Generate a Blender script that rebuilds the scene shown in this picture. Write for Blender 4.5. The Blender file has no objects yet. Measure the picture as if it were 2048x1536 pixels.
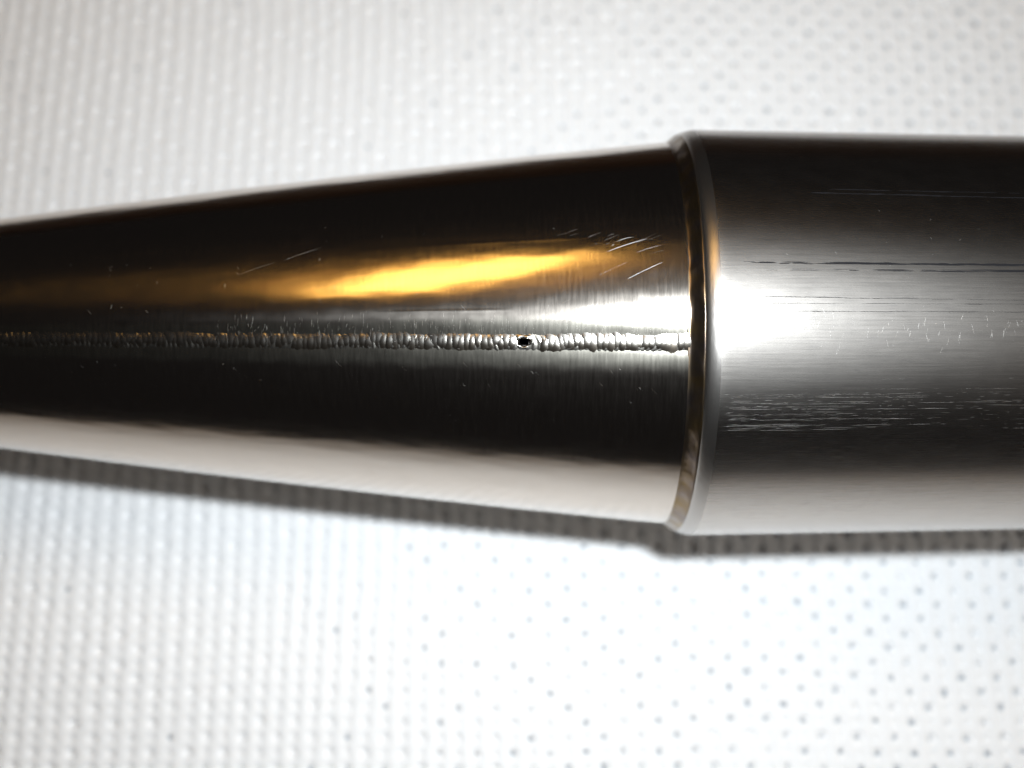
import bpy, bmesh, math, random
import numpy as np
from mathutils import Vector, Matrix

random.seed(7)
rng = np.random.default_rng(11)
MM = 0.001
rad = math.radians
scene = bpy.context.scene
COL = scene.collection

# ------------------------------------------------------------------ camera
AXIS_Z = 25.0                      # height of the pipe axis above the cloth, mm
DIST, VIEW, PITCH = 137.8, 16.6, 14.0
cam_pos = Vector((0.0, -DIST * math.sin(rad(VIEW)), AXIS_Z + DIST * math.cos(rad(VIEW))))
cd = bpy.data.cameras.new('camera')
cam = bpy.data.objects.new('camera', cd); COL.objects.link(cam)
cam.location = cam_pos * MM
cam.rotation_euler = (rad(PITCH), 0, 0)
cd.sensor_width = 36.0
cd.lens = 36.0 * 2190 / 2048
cd.clip_start = 0.004; cd.clip_end = 20
cd.dof.use_dof = True
cd.dof.focus_distance = 0.1145
cd.dof.aperture_fstop = 11.5
scene.camera = cam

# ------------------------------------------------------------------ dark room
w = bpy.data.worlds.new('World'); scene.world = w; w.use_nodes = True
bg = w.node_tree.nodes['Background']
bg.inputs[0].default_value = (0.54, 0.49, 0.49, 1)
bg.inputs[1].default_value = 0.014

# ------------------------------------------------------------------ lamps
def area_lamp(name, pos, target, long_dir, sx, sy, power, color, shape):
    ld = bpy.data.lights.new(name, 'AREA'); ld.shape = shape
    ld.size = sx * MM; ld.size_y = sy * MM; ld.energy = power; ld.color = color
    o = bpy.data.objects.new(name, ld); COL.objects.link(o)
    z = (Vector(pos) - Vector(target)).normalized()
    x = Vector(long_dir); x = (x - z * x.dot(z)).normalized()
    y = z.cross(x)
    m = Matrix((x, y, z)).transposed().to_4x4(); m.translation = Vector(pos) * MM
    o.matrix_world = m
    return o
up = Vector((0, math.cos(rad(PITCH)), math.sin(rad(PITCH))))
flash_pos = cam_pos + Vector((20, 0, 0)) + up * 20
area_lamp('camera_flash', flash_pos, (6, 0, 20), (1, 0, 0), 10, 7, 0.2, (0.91, 0.965, 1.0), 'RECTANGLE').data.spread = rad(140)
lamp_c = (-124, 174, 466)
area_lamp('room_lamp', lamp_c, (-4, 0, 48), (-95, -150, 0), 226, 76, 0.25, (1.0, 0.54, 0.115), 'ELLIPSE')
area_lamp('room_lamp_shade', (-134, 172, 480), (-4, 0, 48), (-130, -150, 0), 240, 190, 0.024, (1.0, 0.40, 0.08), 'ELLIPSE')

area_lamp('shadow_fill', (560, -80, 290), (0, -30, 0), (0, 1, 0), 240, 240, 0.78, (1.0, 0.88, 0.76), 'RECTANGLE')  # added fill light with no known source; lifts the shadow beside the pipe

vs = scene.view_settings
scene.display_settings.display_device = 'sRGB'
vs.view_transform = 'Standard'; vs.look = 'None'; vs.exposure = 0.0; vs.gamma = 1.0
vs.use_curve_mapping = False
scene.cycles.use_denoising = True
scene.cycles.sample_clamp_indirect = 4.0
scene.cycles.max_bounces = 8

# ------------------------------------------------------------------ helpers
def link(name, mesh, mat=None, parent=None, smooth=True):
    o = bpy.data.objects.new(name, mesh); COL.objects.link(o)
    if mat is not None and not mesh.materials: mesh.materials.append(mat)
    if smooth: mesh.shade_smooth()
    if parent is not None: o.parent = parent
    return o

def tag(o, label=None, cat=None, kind=None):
    if label: o['label'] = label
    if cat: o['category'] = cat
    if kind: o['kind'] = kind

def grid_faces(nx, ny, wrap=False):
    i = np.arange(nx - 1)[:, None]; j = np.arange(ny if wrap else ny - 1)[None, :]
    j2 = (j + 1) % ny
    f = np.stack([i * ny + j + 0 * i, (i + 1) * ny + j, (i + 1) * ny + j2, i * ny + j2], -1)
    return f.reshape(-1, 4)

def mesh_np(name, v, f):
    me = bpy.data.meshes.new(name)
    me.vertices.add(len(v)); me.vertices.foreach_set('co', np.ascontiguousarray(v, dtype=np.float32).ravel())
    n = f.shape[1]
    me.loops.add(f.size); me.loops.foreach_set('vertex_index', np.ascontiguousarray(f, dtype=np.int32).ravel())
    me.polygons.add(len(f)); me.polygons.foreach_set('loop_start', np.arange(0, f.size, n, dtype=np.int32))
    me.update(calc_edges=True); me.validate()
    return me

def vnoise(x, y, seed=0):
    """smooth value noise on numpy arrays"""
    r = np.random.default_rng(seed).random((256, 256))
    xi = np.floor(x).astype(int); yi = np.floor(y).astype(int)
    fx = x - xi; fy = y - yi
    fx = fx * fx * (3 - 2 * fx); fy = fy * fy * (3 - 2 * fy)
    g = lambda a, b: r[a % 256, b % 256]
    return ((g(xi, yi) * (1 - fx) + g(xi + 1, yi) * fx) * (1 - fy)
            + (g(xi, yi + 1) * (1 - fx) + g(xi + 1, yi + 1) * fx) * fy)

# node helpers ------------------------------------------------------
class NT:
    def __init__(s, name):
        s.m = bpy.data.materials.new(name); s.m.use_nodes = True
        s.t = s.m.node_tree; s.b = s.t.nodes['Principled BSDF']; s.out = s.t.nodes['Material Output']
    def n(s, typ, **kw):
        nd = s.t.nodes.new(typ)
        for k, v in kw.items():
            if k.startswith('i_'):
                key = k[2:]
                nd.inputs[int(key) if key.isdigit() else key].default_value = v
            else: setattr(nd, k, v)
        return nd
    def l(s, a, b): s.t.links.new(a, b)
    def noise(s, vec, scale, detail=3, rough=0.5, dist=0.0):
        mp = s.n('ShaderNodeMapping'); s.l(vec, mp.inputs[0]); mp.inputs['Scale'].default_value = scale
        nz = s.n('ShaderNodeTexNoise', i_Scale=1.0, i_Detail=detail, i_Roughness=rough, i_Distortion=dist)
        s.l(mp.outputs[0], nz.inputs['Vector']); return nz.outputs[0]
    def rng(s, v, a, b, c, d, smooth=False):
        r = s.n('ShaderNodeMapRange'); r.clamp = True
        if smooth: r.interpolation_type = 'SMOOTHSTEP'
        s.l(v, r.inputs[0])
        for i, q in enumerate((a, b, c, d)): r.inputs[i + 1].default_value = q
        return r.outputs[0]
    def math(s, op, a, b=None, c=None):
        m = s.n('ShaderNodeMath', operation=op)
        for i, q in enumerate((a, b, c)):
            if q is None: continue
            if isinstance(q, (int, float)): m.inputs[i].default_value = q
            else: s.l(q, m.inputs[i])
        return m.outputs[0]
    def mix(s, f, a, b):
        m = s.n('ShaderNodeMix', data_type='RGBA')
        s.l(f, m.inputs[0])
        for i, q in ((6, a), (7, b)):
            if isinstance(q, tuple): m.inputs[i].default_value = q + (1,)
            else: s.l(q, m.inputs[i])
        return m.outputs[2]
    def bump(s, h, dist, strength=1.0, prev=None):
        b = s.n('ShaderNodeBump', i_Strength=strength, i_Distance=dist)
        s.l(h, b.inputs['Height'])
        if prev is not None: s.l(prev, b.inputs['Normal'])
        return b.outputs[0]

# ------------------------------------------------------------------ materials
def mat_cone():
    q = NT('polished_steel'); uv = q.n('ShaderNodeUVMap').outputs[0]
    sep = q.n('ShaderNodeSeparateXYZ'); q.l(uv, sep.inputs[0])
    av = q.math('ABSOLUTE', sep.outputs[1])
    wob = q.noise(uv, (0.25, 0.4, 1), 3)
    edge = q.math('ADD', av, q.math('MULTIPLY', q.math('SUBTRACT', wob, 0.5), 1.6))
    haz = q.rng(edge, 1.9, 3.0, 1.0, 0.0, True)
    # circumferential polishing scratches: fine along the axis, long round the cone
    sc = q.noise(uv, (3.2, 0.35, 1), 5, 0.65)
    sc2 = q.noise(uv, (7.0, 0.9, 1), 3, 0.6)
    wav = q.noise(uv, (0.08, 0.25, 1), 2)
    nrm = q.bump(wav, 8e-5)
    nrm = q.bump(sc, 2.0e-6, 1.0, nrm)
    nrm2 = q.bump(sc2, 2.2e-6, 1.0, nrm)
    mott = q.noise(uv, (0.5, 0.5, 1), 4)
    tint = q.mix(haz, (0.63, 0.575, 0.52), (0.43, 0.41, 0.36))
    r1 = q.math('ADD', q.rng(sc, 0.3, 0.7, 0.135, 0.175), q.math('MULTIPLY', haz, 0.07))
    b = q.b; b.inputs['Metallic'].default_value = 1.0
    q.l(tint, b.inputs['Base Color']); q.l(r1, b.inputs['Roughness']); q.l(nrm, b.inputs['Normal'])
    a = q.n('ShaderNodeBsdfAnisotropic', distribution='BECKMANN', i_Roughness=0.34, i_Anisotropy=0.5, i_Rotation=0.0)
    tg = q.n('ShaderNodeTangent'); tg.direction_type = 'RADIAL'; tg.axis = 'X'
    q.l(tg.outputs[0], a.inputs['Tangent']); q.l(tint, a.inputs['Color']); q.l(nrm2, a.inputs['Normal'])
    mx = q.n('ShaderNodeMixShader'); q.l(q.rng(mott, 0.3, 0.7, 0.022, 0.055), mx.inputs[0])
    q.l(b.outputs[0], mx.inputs[1]); q.l(a.outputs[0], mx.inputs[2]); q.l(mx.outputs[0], q.out.inputs[0])
    return q.m

def mat_cyl():
    q = NT('drawn_steel'); uv = q.n('ShaderNodeUVMap').outputs[0]
    ln = q.noise(uv, (0.12, 7.0, 1), 5, 0.7)
    ln2 = q.noise(uv, (0.5, 16.0, 1), 3, 0.6)
    gr = q.noise(uv, (5, 11, 1), 3, 0.7)
    blot = q.noise(uv, (0.35, 0.6, 1), 4, 0.6)
    nrm = q.bump(ln, 1.5e-6)
    nrm = q.bump(ln2, 1.0e-6, 1.0, nrm)
    nrm = q.bump(gr, 3.0e-6, 1.0, nrm)
    dark = q.rng(ln2, 0.30, 0.44, 0.55, 1.0)
    stain = q.rng(blot, 0.66, 0.78, 0.0, 0.45)
    c = q.mix(dark, (0.33, 0.32, 0.33), (0.54, 0.51, 0.48))
    c = q.mix(stain, c, (0.16, 0.15, 0.15))
    b = q.b; b.inputs['Metallic'].default_value = 1.0
    q.l(c, b.inputs['Base Color'])
    q.l(q.rng(blot, 0.2, 0.8, 0.20, 0.25), b.inputs['Roughness']); q.l(nrm, b.inputs['Normal'])
    a = q.n('ShaderNodeBsdfAnisotropic', distribution='BECKMANN', i_Roughness=0.505, i_Anisotropy=0.0, i_Rotation=0.25)
    tg = q.n('ShaderNodeTangent'); tg.direction_type = 'RADIAL'; tg.axis = 'X'
    q.l(tg.outputs[0], a.inputs['Tangent']); q.l(c, a.inputs['Color']); q.l(nrm, a.inputs['Normal'])
    mx = q.n('ShaderNodeMixShader'); q.l(q.rng(ln, 0.3, 0.7, 0.16, 0.29), mx.inputs[0])
    q.l(b.outputs[0], mx.inputs[1]); q.l(a.outputs[0], mx.inputs[2]); q.l(mx.outputs[0], q.out.inputs[0])
    return q.m

def mat_simple(name, color, rough, metallic=1.0, grain=None, gdist=1e-6, tint=None):
    q = NT(name); b = q.b
    b.inputs['Base Color'].default_value = color + (1,); b.inputs['Roughness'].default_value = rough
    b.inputs['Metallic'].default_value = metallic
    tc = q.n('ShaderNodeTexCoord').outputs['Object']
    if grain:
        h = q.noise(tc, (grain,) * 3, 3, 0.6)
        q.l(q.bump(h, gdist), b.inputs['Normal'])
    if tint:
        f = q.noise(tc, (420, 420, 420), 3)
        q.l(q.mix(q.rng(f, 0.35, 0.65, 0, 1), color, tint), b.inputs['Base Color'])
    return q.m

M_CONE = mat_cone(); M_CYL = mat_cyl()
M_SHOULDER = mat_simple('gritty_shoulder', (0.44, 0.42, 0.40), 0.30, 1, 9000, 9e-6)
M_RING = mat_simple('straw_tinted_weld', (0.25, 0.18, 0.095), 0.30, 1, 4000, 1.5e-6, (0.20, 0.165, 0.15))
M_BEAD = mat_simple('weld_metal', (0.47, 0.45, 0.41), 0.26, 1, 5000, 5e-6)
M_RIP = mat_simple('weld_ripple_metal', (0.56, 0.545, 0.52), 0.22, 1, 4000, 2.5e-6, (0.42, 0.36, 0.29))
M_SCR = mat_simple('scratch_burr', (0.72, 0.70, 0.68), 0.55, 1)
M_GRIME = mat_simple('groove_grime', (0.012, 0.012, 0.014), 0.7, 0.0)
M_GRIME.node_tree.nodes['Principled BSDF'].inputs['Specular IOR Level'].default_value = 0.1
M_INNER = mat_simple('inner_steel', (0.10, 0.09, 0.085), 0.5, 0.8)

def mat_cloth():
    q = NT('white_mesh_fabric'); b = q.b
    tc = q.n('ShaderNodeTexCoord').outputs['Object']
    f1 = q.noise(tc, (5200, 2600, 3000), 3, 0.6); f2 = q.noise(tc, (700, 700, 700), 3)
    q.l(q.bump(f2, 1.0e-4, 0.6, q.bump(f1, 5e-5, 0.7)), b.inputs['Normal'])
    q.l(q.mix(f2, (0.83, 0.845, 0.865), (0.885, 0.895, 0.905)), b.inputs['Base Color'])
    b.inputs['Roughness'].default_value = 0.85
    b.inputs['Sheen Weight'].default_value = 0.1
    return q.m
def mat_table():
    q = NT('dark_wood'); b = q.b
    tc = q.n('ShaderNodeTexCoord').outputs['Object']
    g = q.noise(tc, (6, 90, 20), 5, 0.6, 0.6)
    q.l(q.mix(g, (0.018, 0.010, 0.006), (0.05, 0.026, 0.015)), b.inputs['Base Color'])
    b.inputs['Roughness'].default_value = 0.5
    return q.m

# ------------------------------------------------------------------ the setting: table under the cloth
bm = bmesh.new()
bmesh.ops.create_cube(bm, size=1.0)
for v in bm.verts: v.co = Vector((v.co.x * 0.9, v.co.y * 0.6, v.co.z * 0.024))
bmesh.ops.bevel(bm, geom=bm.edges[:], offset=0.004, segments=3, affect='EDGES')
me = bpy.data.meshes.new('table_top'); bm.to_mesh(me); bm.free()
table = link('table_top', me, mat_table(), smooth=False)
table.location = (0, 0, -0.0135 - 0.0022)
tag(table, 'dark brown wooden table top under the white cloth', None, 'structure')

# ------------------------------------------------------------------ white mesh cloth (real relief and open holes)
PX, PY = 2.5, 2.0
STEP = 0.27                         # finest where it is looked at, coarser beyond
cx = np.concatenate([np.arange(-165, -92, .55), np.arange(-92, 92, STEP), np.arange(92, 165, .55)])
cy = np.concatenate([np.arange(-240, -66, .55), np.arange(-66, 72, STEP)])
X, Y = np.meshgrid(cx, cy, indexing='ij')
# gentle wandering of the knit
U = X + 0.7 * (vnoise(X / 22 + 40, Y / 26 + 9, 1) - .5) * 2 + 0.25 * (vnoise(X / 5 + 3, Y / 5 + 3, 2) - .5)
V = Y + 0.7 * (vnoise(X / 30 + 11, Y / 20 + 5, 3) - .5) * 2 + 0.2 * (vnoise(X / 6 + 8, Y / 6 + 1, 4) - .5)
ci = np.round(U / PX); ri = np.round(V / PY)
dx = U - ci * PX; dy = V - ri * PY
strong = ((ci + ri) % 2 == 0)
hr = np.random.default_rng(5).random((512, 512)); hs = hr[ci.astype(int) % 512, ri.astype(int) % 512]
zone = np.clip((X + 30) / 90, 0, 1) * 0.5 + 0.5           # knit is stretched more open towards one side
depth = np.where(strong, (0.35 + 0.55 * hs) * (0.5 + 0.5 * zone), 0.20 + 0.14 * hs)
sig = np.where(strong, 0.44, 0.42)
dimple = depth * np.exp(-(dx ** 2 + (dy * 0.95) ** 2) / (2 * sig ** 2))
rib = 0.035 * (1 - 0.45 * zone) * np.cos(2 * np.pi * U / PX + np.pi) * (0.75 + 0.25 * np.cos(2 * np.pi * V / PY + np.pi * ci))
fuzz = 0.05 * (vnoise(X / 0.55 + 2, Y / 0.8 + 7, 6) - .5)
wave = 0.9 * (vnoise(X / 38 + 6, Y / 34 + 21, 8) - .55)
lift = 2.6 * np.exp(-(((X + 66) / 26) ** 2)) * np.clip((-Y - 2) / 14, 0, 1)
under = np.exp(-((Y / 14) ** 2))
Z = rib - 0.13 - dimple + fuzz + wave * (1 - under) + lift * 0 
Z = np.maximum(Z, -1.35 + 0 * Z)
verts = np.stack([X, Y, Z], -1).reshape(-1, 3) * MM
faces = grid_faces(len(cx), len(cy))
cen = (dx ** 2 + dy ** 2)
openr = np.where(strong & (hs < 0.06 + 0.92 * np.clip((X + 22 - 0.25 * Y) / 40, 0, 1)), (0.36 + 0.12 * hr[ri.astype(int) % 512, ci.astype(int) % 512]) * (0.6 + 0.4 * zone), 0.0)
hole = (cen < openr ** 2)
hf = hole.reshape(-1)[faces].sum(1) >= 3
me = mesh_np('mesh_cloth', verts, faces[~hf][:, ::1])
cloth = link('mesh_cloth', me, mat_cloth())
tone_me = bpy.data.meshes.new('hole_tone_sheet')  # added sheet below the cloth; its grey stands in for shade inside the holes
tone_me.from_pydata([((x) * MM, (y) * MM, -1.55 * MM) for x, y in ((-164, -239), (164, -239), (164, 71), (-164, 71))], [], [(0, 1, 2, 3)])
link('hole_tone_sheet', tone_me, mat_simple('hole_tone_grey', (0.47, 0.54, 0.61), 0.9, 0.0, 3000, 5e-5), cloth)
tag(cloth, 'white knitted mesh cloth with rows of small holes under the metal pipe', 'cloth')

# ------------------------------------------------------------------ the pipe
SEAM = 19.2
pipe = bpy.data.objects.new('metal_pipe', None); COL.objects.link(pipe)
pipe.location = (0, 0, AXIS_Z * MM)
pipe.empty_display_size = 0.02
tag(pipe, 'shiny welded steel pipe, a polished cone joined to a drawn cylinder, lying on white cloth', 'pipe')

CONE_L, CONE_END = -112.0, 18.45
def r_cone(x):
    t = (x + 62.2) / 80.6
    return 14.5 + 9.1 * t + 1.44 * np.clip(t, 0, 1) * (1 - np.clip(t, 0, 1)) * 0.9
def r_cyl(x): return 25.02 - np.maximum(np.asarray(x, float) - 22.5, 0) * 0.0182

def surf(x, ph, r):
    """x mm along the axis, ph degrees from the top towards the viewer, r radius mm (pipe space)"""
    p = np.radians(ph)
    return np.stack([x + 0 * p, -r * np.sin(p), r * np.cos(p)], -1)

def angles(fine_c, fine_w, fine, coarse):
    a = list(np.arange(fine_c - fine_w, fine_c + fine_w, fine))
    a += list(np.arange(fine_c + fine_w, fine_c - fine_w + 360 - coarse * .4, coarse))
    return np.array(a)

def add_uv(me, xs, ph, ny):
    uvl = me.uv_layers.new(name='UVMap')
    li = np.empty(len(me.loops), np.int32); me.loops.foreach_get('vertex_index', li)
    i = li // ny; j = li % ny
    u = xs[i]; a = (ph[j] - SEAM + 180) % 360 - 180
    # keep the wrap seam of the coordinates on one face column at the back
    uvl.data.foreach_set('uv', np.stack([u, np.radians(a) * 21.0], -1).astype(np.float32).ravel())

def lathe(name, xs, rfun, mat, parent, ph=None, wall=None, cut=None):
    ph = np.arange(0, 360, 1.25) if ph is None else ph
    ny = len(ph)
    A, P = np.meshgrid(np.asarray(xs, float), ph, indexing='ij')
    R = rfun(A, P)
    v = surf(A, P, R).reshape(-1, 3)
    f = grid_faces(len(xs), ny, True)[:, ::-1]
    if cut is not None:
        c = cut(A, P).reshape(-1)
        f = f[~(c[f].sum(1) >= 4)]
    me = mesh_np(name, v * MM, f)
    add_uv(me, np.asarray(xs, float), ph, ny)
    return link(name, me, mat, parent)

HOLE_X, HOLE_PH = 1.27, 18.75
def seam_off(P): return np.radians((P - SEAM + 180) % 360 - 180)
def cone_r(A, P):
    r = r_cone(A)
    s = seam_off(P) * r
    # heat-sunk strip along the weld, a little uneven
    n = vnoise(A / 7 + 50, 0 * A + 3.3, 21) - .5
    r = r - (0.20 + 0.06 * n) * np.exp(-(s / 1.75) ** 2) * (0.72 - 0.28 * np.tanh(s / 0.7))
    r = r + 0.02 * (vnoise(A / 14 + 30, P / 17 + 30, 22) - .5)
    # faint rolled lines along the cone
    a = (P + 180) % 360 - 180
    r = r + 0.012 * np.exp(-(((a + 10.8) * r * 0.01745) / 0.18) ** 2) * np.clip((A + 14) / 10, 0, 1) * np.clip((8 - A) / 1.0, 0, 1)
    r = r + 0.012 * np.exp(-(((a - 9.85) * r * 0.01745) / 0.12) ** 2) * np.clip((A + 15) / 4, 0, 1) * np.clip((0 - A) / 2.0, 0, 1)
    return r
def hole_cut(A, P):
    s = np.radians(P - HOLE_PH) * r_cone(A)
    return ((A - HOLE_X) / 0.82) ** 2 + (s / 0.60) ** 2 < 1
xs = np.concatenate([np.arange(CONE_L, -64, 2.0), np.arange(-64, HOLE_X - 3, 0.6), np.arange(HOLE_X - 3, HOLE_X + 3, 0.12),
                     np.arange(HOLE_X + 3, CONE_END - .5, 0.6), [CONE_END - .3, CONE_END]])
pha = np.concatenate([np.arange(SEAM - 34, SEAM - 11, 0.5), np.arange(SEAM - 11, SEAM + 9, 0.33), np.arange(SEAM + 9, SEAM + 326 - .3, 1.5)])
cone = lathe('cone_section', xs, cone_r, M_CONE, pipe, pha, cut=hole_cut)
tag(cone, 'mirror polished cone with gold lamp reflection and fine scratches')
inner = lathe('inner_wall', np.array([CONE_L, -60, HOLE_X - 1.0, HOLE_X - .5, HOLE_X, HOLE_X + .5, HOLE_X + 1.0, 18, 22, 60, 168]),
              lambda A, P: np.where(A < 20, r_cone(np.minimum(A, 18.4)) - 1.1, np.maximum(r_cyl(A) - 1.2, 1)), M_INNER, pipe,
              np.concatenate([np.arange(SEAM - 6, SEAM + 6, 0.6), np.arange(SEAM + 6, SEAM + 353.5, 3)]), cut=hole_cut)
# open end rims of the pipe
def rim(name, x, r0, r1, mat):
    return lathe(name, np.array([x, x]), lambda A, P: np.stack([r0 + 0 * P[0], r1 + 0 * P[0]]), mat, pipe, np.arange(0, 360, 3.0))
rim('end_rim', CONE_L, float(r_cone(CONE_L)) - 1.1, float(r_cone(CONE_L)), M_CYL)
rim('end_rim', 168.0, float(r_cyl(168)), float(r_cyl(168)) - 1.2, M_CYL)

# ring weld between cone and cylinder
wx = np.array([18.30, 18.42, 18.55, 18.75, 19.0, 19.3, 19.6, 19.82, 19.95, 20.05, 20.12])
wr = np.array([23.50, 23.56, 23.54, 23.60, 23.74, 23.96, 24.20, 24.37, 24.45, 24.46, 24.40])
php = np.arange(0, 360, 0.4)
def ring_r(A, P):
    base = np.interp(A, wx, wr)
    m = np.clip((A - 18.45) / .5, 0, 1) * np.clip((20.0 - A) / .4, 0, 1)
    k = np.floor(P / 0.4)
    rip = 0.035 * np.sin(np.radians(P) * 24 / 0.55 * 1.0 + 1.4 * np.cos((A - 19.2) * 1.5) + 2.2 * vnoise(P / 9, 0 * P + 4.2, 31))
    return base + m * (rip + 0.16 * (vnoise(P / 6 + 3, A / 2, 32) - .5) + 0.03 * (vnoise(P / 1.1, A * 3, 33) - .5))
ring = lathe('ring_weld', np.linspace(18.30, 20.12, 26), ring_r, M_RING, pipe, php)
tag(ring, 'narrow straw brown weld running round the step')
# gritty rounded shoulder, then the drawn cylinder
sx = np.array([20.02, 20.2, 20.45, 20.75, 21.05, 21.35, 21.65, 22.0, 22.5])
sr = np.array([24.36, 24.53, 24.68, 24.80, 24.89, 24.955, 24.995, 25.015, 25.02])
from bisect import bisect
def smooth_interp(x):
    # monotone cubic through the shoulder points
    d = np.gradient(sr, sx)
    i = np.clip(np.searchsorted(sx, x) - 1, 0, len(sx) - 2)
    h = sx[i + 1] - sx[i]; t = (x - sx[i]) / h
    return ((2*t**3 - 3*t**2 + 1) * sr[i] + (t**3 - 2*t**2 + t) * h * d[i] + (-2*t**3 + 3*t**2) * sr[i+1] + (t**3 - t**2) * h * d[i+1])
sh = lathe('rolled_shoulder', np.linspace(20.02, 21.62, 22),
           lambda A, P: smooth_interp(A) + 0.006 * (vnoise(P / 0.9, A * 6, 41) - .5), M_SHOULDER, pipe, np.arange(0, 360, 0.6))
tag(sh, 'gritty grey rounded shoulder of the cylinder')
cyl = lathe('cylinder_section', np.concatenate([np.linspace(21.61, 22.5, 8), np.arange(23.2, 70, 1.2), np.arange(72, 169, 4.0)]),
            lambda A, P: np.where(A < 22.5, smooth_interp(np.minimum(A, 22.5)), r_cyl(A)) + 0.012 * (vnoise(A / 20 + 9, P / 7 + 9, 42) - .5),
            M_CYL, pipe, np.arange(0, 360, 1.0))
tag(cyl, 'satin drawn steel cylinder with lengthwise lines')

# ------------------------------------------------------------------ seam weld: bead with overlapping ripples and a pinhole
bx = np.arange(CONE_L + 1, CONE_END - .1, 0.1); bs = np.linspace(-1.22, 1.22, 15)
A, S = np.meshgrid(bx, bs, indexing='ij')
rc = r_cone(A)
prof = np.clip(1 - (np.abs(S) / 1.2) ** 2.5, -0.15, 1)
edge = 0.10 * (vnoise(A / 1.2 + 5, S * 0 + np.sign(S) * 3 + 9, 51) - .5)
hgt = -0.235 + 0.175 * prof + 0.024 * np.clip(prof, 0, 1) * np.sin(2 * np.pi * (A + 0.28 * S ** 2 + 0.75 * vnoise(A / 1.6, S * 0.8 + 40, 53)) / 0.63) + 0.04 * (vnoise(A / 0.5, S / 0.4 + 60, 52) - .5)
P = SEAM + np.degrees((S * (1 + edge)) / rc)
v = surf(A, P, rc + hgt)
f = grid_faces(len(bx), len(bs))
c = hole_cut(A, P).reshape(-1); f = f[~(c[f].sum(1) >= 3)]
bead = link('seam_weld', mesh_np('seam_weld', v.reshape(-1, 3) * MM, f), M_BEAD, pipe)
tag(bead, 'silvery ripple weld bead running along the cone')

def ripple_mesh(seed):
    r = random.Random(seed)
    rings = (0.0, 0.4, 0.68, 0.86, 0.96, 1.0); seg = 18
    ax, by, h = 0.86, 1.02, 0.125
    ph1 = r.uniform(0, 6.28); am = r.uniform(.02, .07)
    bm = bmesh.new(); rows = []
    for q in rings:
        row = []
        for k in range(seg if q else 1):
            t = 2 * math.pi * k / seg
            e = 1 + am * math.sin(2 * t + ph1) + 0.03 * math.sin(5 * t + ph1 * 2)
            x = ax * q * math.cos(t) * e; y = by * q * math.sin(t) * e
            x -= 0.10 * (y / by) ** 2                       # crescents swept back at the sides
            z = h * (1 - q * q) ** 1.35 + 0.06 * x / ax - 0.02 - 0.03 * (y / by) ** 2
            z += 0.012 * math.sin(6 * x + ph1) * (1 - q)
            row.append(bm.verts.new((x * MM, y * MM, z * MM)))
        rows.append(row)
    for a, b in zip(rows, rows[1:]):
        for k in range(seg):
            k2 = (k + 1) % seg
            if len(a) == 1: bm.faces.new((a[0], b[k], b[k2]))
            else: bm.faces.new((a[k], b[k], b[k2], a[k2]))
    me = bpy.data.meshes.new('weld_ripple'); bm.to_mesh(me); bm.free()
    me.materials.append(M_RIP); me.shade_smooth()
    return me
RIP = [ripple_mesh(k) for k in range(7)]
def surf_frame(x, ph, lift=0.0):
    r = float(r_cone(x)); sl = (float(r_cone(x + .1)) - r) / .1
    p = math.radians(ph)
    n = Vector((-sl, -math.sin(p), math.cos(p))).normalized()
    tx = Vector((1, -sl * math.sin(p), sl * math.cos(p))).normalized()
    ty = n.cross(tx)
    m = Matrix((tx, ty, n)).transposed().to_4x4()
    m.translation = (Vector((x, -r * math.sin(p), r * math.cos(p))) + n * lift) * MM
    return m
rr = random.Random(3)
x = 18.05
while x > -66:
    if abs(x - HOLE_X - 0.1) > 1.32:
        o = bpy.data.objects.new('weld_ripple', rr.choice(RIP)); COL.objects.link(o); o.parent = bead
        big = 1.0 + 0.08 * math.sin(x * 0.8)
        wob = 0.06 * math.sin(x * 0.55) + 0.05 * math.sin(x * 0.21 + 1) + rr.uniform(-.06, .06)
        k = 1.0 - 0.14 * min(1, max(0, (4 - x) / 30)); kz = 1.0 - 0.2 * min(1, max(0, (2 - x) / 26))
        m = surf_frame(x, SEAM + math.degrees((wob - 0.12) / float(r_cone(x))), -0.105 + rr.uniform(-.006, .006))
        m = m @ Matrix.Rotation(rad(rr.uniform(-11, 11) - 8), 4, 'Z') @ Matrix.Rotation(rad(rr.uniform(-2.5, 2.5)), 4, 'Y') @ Matrix.Rotation(rad(rr.uniform(-2.5, 2.5)), 4, 'X')
        m = m @ Matrix.Diagonal((rr.uniform(.82, 1.1), big * rr.uniform(.92, 1.06) * k, rr.uniform(.85, 1.15) * kz, 1))
        o.matrix_parent_inverse = Matrix.Identity(4); o.matrix_basis = m
    x -= rr.uniform(0.5, 0.68)
# pinhole crater: rolled lip and inner wall going down through the metal
seg = 40
prof = [(1.95, -0.20), (1.7, -0.07), (1.42, -0.02), (1.2, 0.01), (1.05, -0.01), (0.93, -0.14), (0.90, -0.38), (0.88, -0.8), (0.9, -1.3)]
vv = []
for k in range(seg):
    t = 2 * math.pi * k / seg
    for (q, z) in prof:
        nn = 0.09 * math.sin(3 * t + 1) + 0.05 * math.sin(7 * t) + 0.03 * math.sin(11 * t + 2)
        q2 = q + nn * (q - .5) + (0.12 * max(0, math.cos(t)) * (q - .9))
        vv.append((0.70 * q2 * math.cos(t), 0.47 * q2 * math.sin(t), z + (0.04 * math.sin(5 * t + 2) if z > 0 else 0)))
n = len(prof)
ff = [(k * n + j, k * n + j + 1, ((k + 1) % seg) * n + j + 1, ((k + 1) % seg) * n + j) for k in range(seg) for j in range(n - 1)]
me = mesh_np('pinhole', np.array(vv) * MM, np.array(ff)[:, ::-1])
ph_o = link('pinhole', me, M_BEAD, bead); ph_o.matrix_basis = surf_frame(HOLE_X, HOLE_PH, -0.06)
tag(ph_o, 'small black pinhole in the weld bead')

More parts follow.
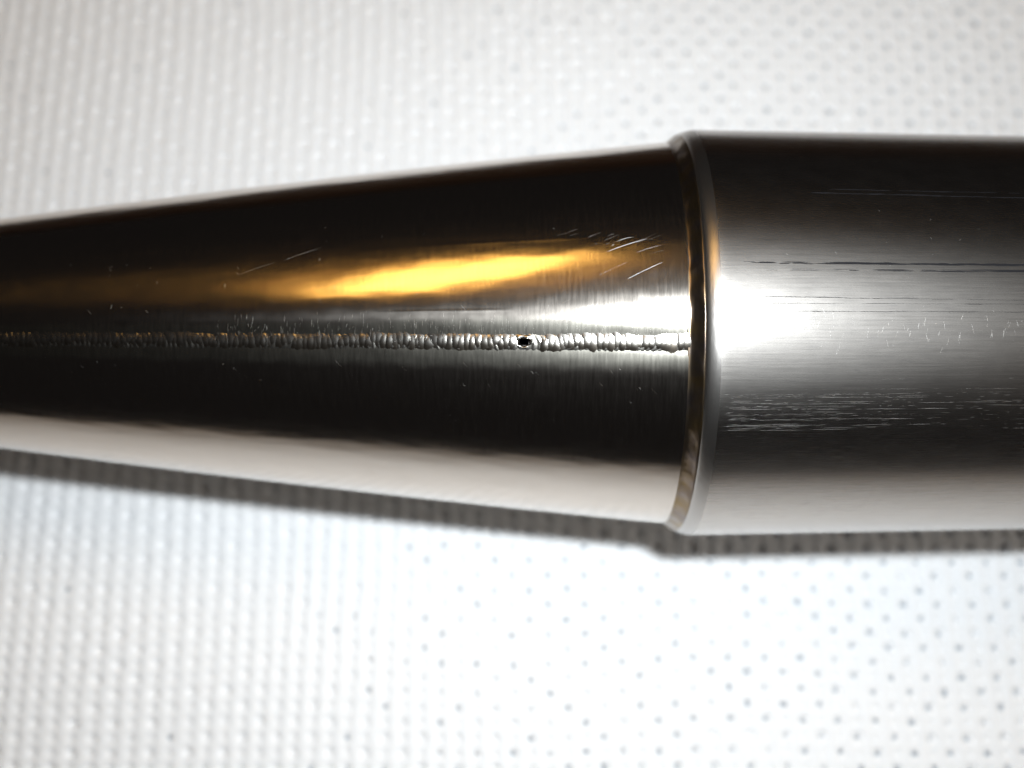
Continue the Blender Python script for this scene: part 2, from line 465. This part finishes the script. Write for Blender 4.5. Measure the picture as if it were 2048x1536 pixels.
# ------------------------------------------------------------------ scratches and drawing lines (fine relief on the metal)
def strips(name, lines, rfun, mat, parent, label=None):
    """lines: (list of (x, ph), half width mm, height mm); a low rounded burr following the surface"""
    V, Fc, base = [], [], 0
    for pts, hw, hh in lines:
        pts = np.array(pts, float); m = len(pts)
        r = rfun(pts[:, 0])
        s = np.radians(pts[:, 1]) * r
        d = np.gradient(np.stack([pts[:, 0], s], -1), axis=0); d /= np.linalg.norm(d, axis=1)[:, None] + 1e-9
        nx, ns = -d[:, 1], d[:, 0]
        tp = np.minimum(1, np.minimum(np.arange(m), np.arange(m)[::-1]) / max(1, m * .25)) * .8 + .2
        for q, z in ((-1, -0.25), (-.6, .62), (0, 1), (.6, .62), (1, -0.25)):
            xx = pts[:, 0] + nx * q * hw * tp; ss = s + ns * q * hw * tp
            V.append(surf(xx, np.degrees(ss / r), r + hh * z * tp))
        for k in range(4):
            a = base + k * m + np.arange(m - 1); b = a + m
            Fc.append(np.stack([a, a + 1, b + 1, b], -1))
        base += 5 * m
    me = mesh_np(name, np.concatenate(V) * MM, np.concatenate(Fc))
    o = link(name, me, mat, parent); o['kind'] = 'stuff'
    if label: o['label'] = label
    return o
def seg_pts(a, b, n=None, bow=0.0):
    n = n or max(4, int(math.hypot(b[0] - a[0], (b[1] - a[1]) * .4) / .25))
    t = np.linspace(0, 1, n)
    return [(a[0] + (b[0] - a[0]) * u, a[1] + (b[1] - a[1]) * u + bow * 4 * u * (1 - u)) for u in t]
g = random.Random(21)
cone_rf = lambda x: r_cone(x)
L = []
for a, b, wd in (((9.8, -5.7), (14.3, -9.3), .020), ((8.2, 2.0), (13.3, -3.85), .016), ((13.3, -3.85), (16.7, -5.9), .010),
                 ((11.3, 3.1), (16.6, -3.1), .024), ((14.3, 0.3), (16.3, -2.0), .014), ((12.6, -4.8), (16.0, -7.3), .012),
                 ((11.2, -9.0), (12.9, -10.0), .012), ((11.4, 2.0), (13.2, 0.0), .012), ((13.3, 0.0), (15.6, -2.6), .010),
                 ((12.2, 3.0), (13.4, 1.7), .010), ((15.2, 1.7), (16.9, 0.3), .009), ((10.6, -7.6), (10.9, -7.9), .016),
                 ((-25, -8.5), (-21.0, -12.5), .0035), ((-30, -4), (-26, -8.0), .003), ((-10.5, 5.4), (-9.9, 4.2), .009)):
    L.append((seg_pts(a, b, bow=-.25), wd, wd * .55))
for k in range(300):                                        # short circumferential polishing marks
    x0 = 17.5 - 50 * g.random() ** 1.6
    p0 = g.gauss(13.3, 2.0); ln = g.uniform(.5, 2.6); sl = g.uniform(-.10, .25)
    L.append((seg_pts((x0, p0), (x0 - sl * .4, p0 + ln), 5), g.uniform(.0015, .0038), .0018))
for k in range(20):                                         # stray marks, mostly falling away below the bead
    x0 = g.uniform(-50, 16); p0 = g.uniform(23.5, 31); ln = g.uniform(.6, 2.0)
    L.append((seg_pts((x0, p0), (x0 + ln * .35, p0 + ln), 5), g.uniform(.0015, .0035), .0015))
for k in range(70):                                         # hairlines in the same sweep as the long marks
    x0 = g.uniform(4, 17); p0 = g.uniform(-12, 9); ln = g.uniform(.4, 2.6)
    L.append((seg_pts((x0, p0), (x0 + ln, p0 - ln * g.uniform(.7, 1.3)), bow=-.1), g.uniform(.0012, .003), .0015))
for k in range(34):
    x0 = g.uniform(-52, 16); p0 = g.uniform(-16, 10); ln = g.uniform(.3, 2.2); sl = g.uniform(-.8, .3)
    L.append((seg_pts((x0, p0), (x0 - sl * ln * .4, p0 + ln), 5), g.uniform(.004, .008), .003))
for k in range(22):                                         # pricks of light
    x0 = g.uniform(-52, 17); p0 = g.uniform(-24, 46)
    L.append((seg_pts((x0, p0), (x0 + g.uniform(.1, .3), p0 + g.uniform(-.5, .5)), 4), .008, .006))
strips('fine_scratch', L, cone_rf, M_SCR, cone, 'fine bright scratches on the polished cone')

L = []
for k in range(44):
    p0 = 27 + 13.5 * g.random() ** 0.8; wd = g.uniform(.0022, .006); dens = g.uniform(.35, .9); x0 = 22.0 + g.uniform(0, 1)
    while x0 < 66:
        ln = g.uniform(.15, 1.0) if g.random() < .7 else g.uniform(1, 5)
        if g.random() < dens * (1.0 if x0 < 34 else .45):
            pp = p0 + g.gauss(0, .05)
            L.append((seg_pts((x0, pp), (x0 + ln, pp + g.uniform(-.04, .04)), 5), wd * g.uniform(.6, 1.2), wd * .6))
        x0 += ln + g.uniform(.05, 1.2)
for k in range(90):                                         # nicks across the highlight
    x0 = g.uniform(30, 62); p0 = g.gauss(15, 2.5); ln = g.uniform(.6, 2.4); sl = g.choice((-.25, .2, .1, -.1, .35))
    L.append((seg_pts((x0, p0), (x0 - sl * ln * .5, p0 + ln), 5), g.uniform(.005, .011), .006))
for k in range(34):
    x0 = g.uniform(22, 62); p0 = g.uniform(-20, 26)
    L.append((seg_pts((x0, p0), (x0 + g.uniform(.06, .3), p0 + g.uniform(-.5, .5)), 4), g.uniform(.004, .009), .004))
strips('fine_scratch', L, lambda x: r_cyl(x), M_SCR, cyl, 'bright lengthwise drawing scratches on the cylinder')
L = []
def long_line(p0, p1, x0, x1, wd, gap):
    x = x0
    while x < x1:
        ln = g.uniform(1.0, 6.0); f0 = (x - x0) / (x1 - x0); pm = p0 + (p1 - p0) * f0 + g.gauss(0, .03)
        L.append((seg_pts((x, pm), (x + ln, pm + g.gauss(0, .05)), 8), wd * g.uniform(.5, 1.2), .0045))
        x += ln * g.uniform(.4, .9) + (g.uniform(0, 2.5) if g.random() < gap else 0)
long_line(-.95, -.45, 23.4, 66, .085, .15); long_line(-.6, -.3, 23.8, 66, .08, .4)
long_line(1.1, 1.3, 23.2, 66, .07, .3); long_line(0.85, 1.05, 28, 66, .06, .5)
long_line(-21.0, -19.6, 32, 66, .07, .4); long_line(-22.2, -21.5, 34, 66, .05, .6)
long_line(7.6, 8.6, 22.4, 60, .025, .7); long_line(9.2, 9.4, 24, 60, .02, .7); long_line(11.1, 11.3, 26, 60, .022, .7)
strips('drawing_line', L, lambda x: r_cyl(x), M_GRIME, cyl, 'dark lengthwise lines left by drawing the tube')
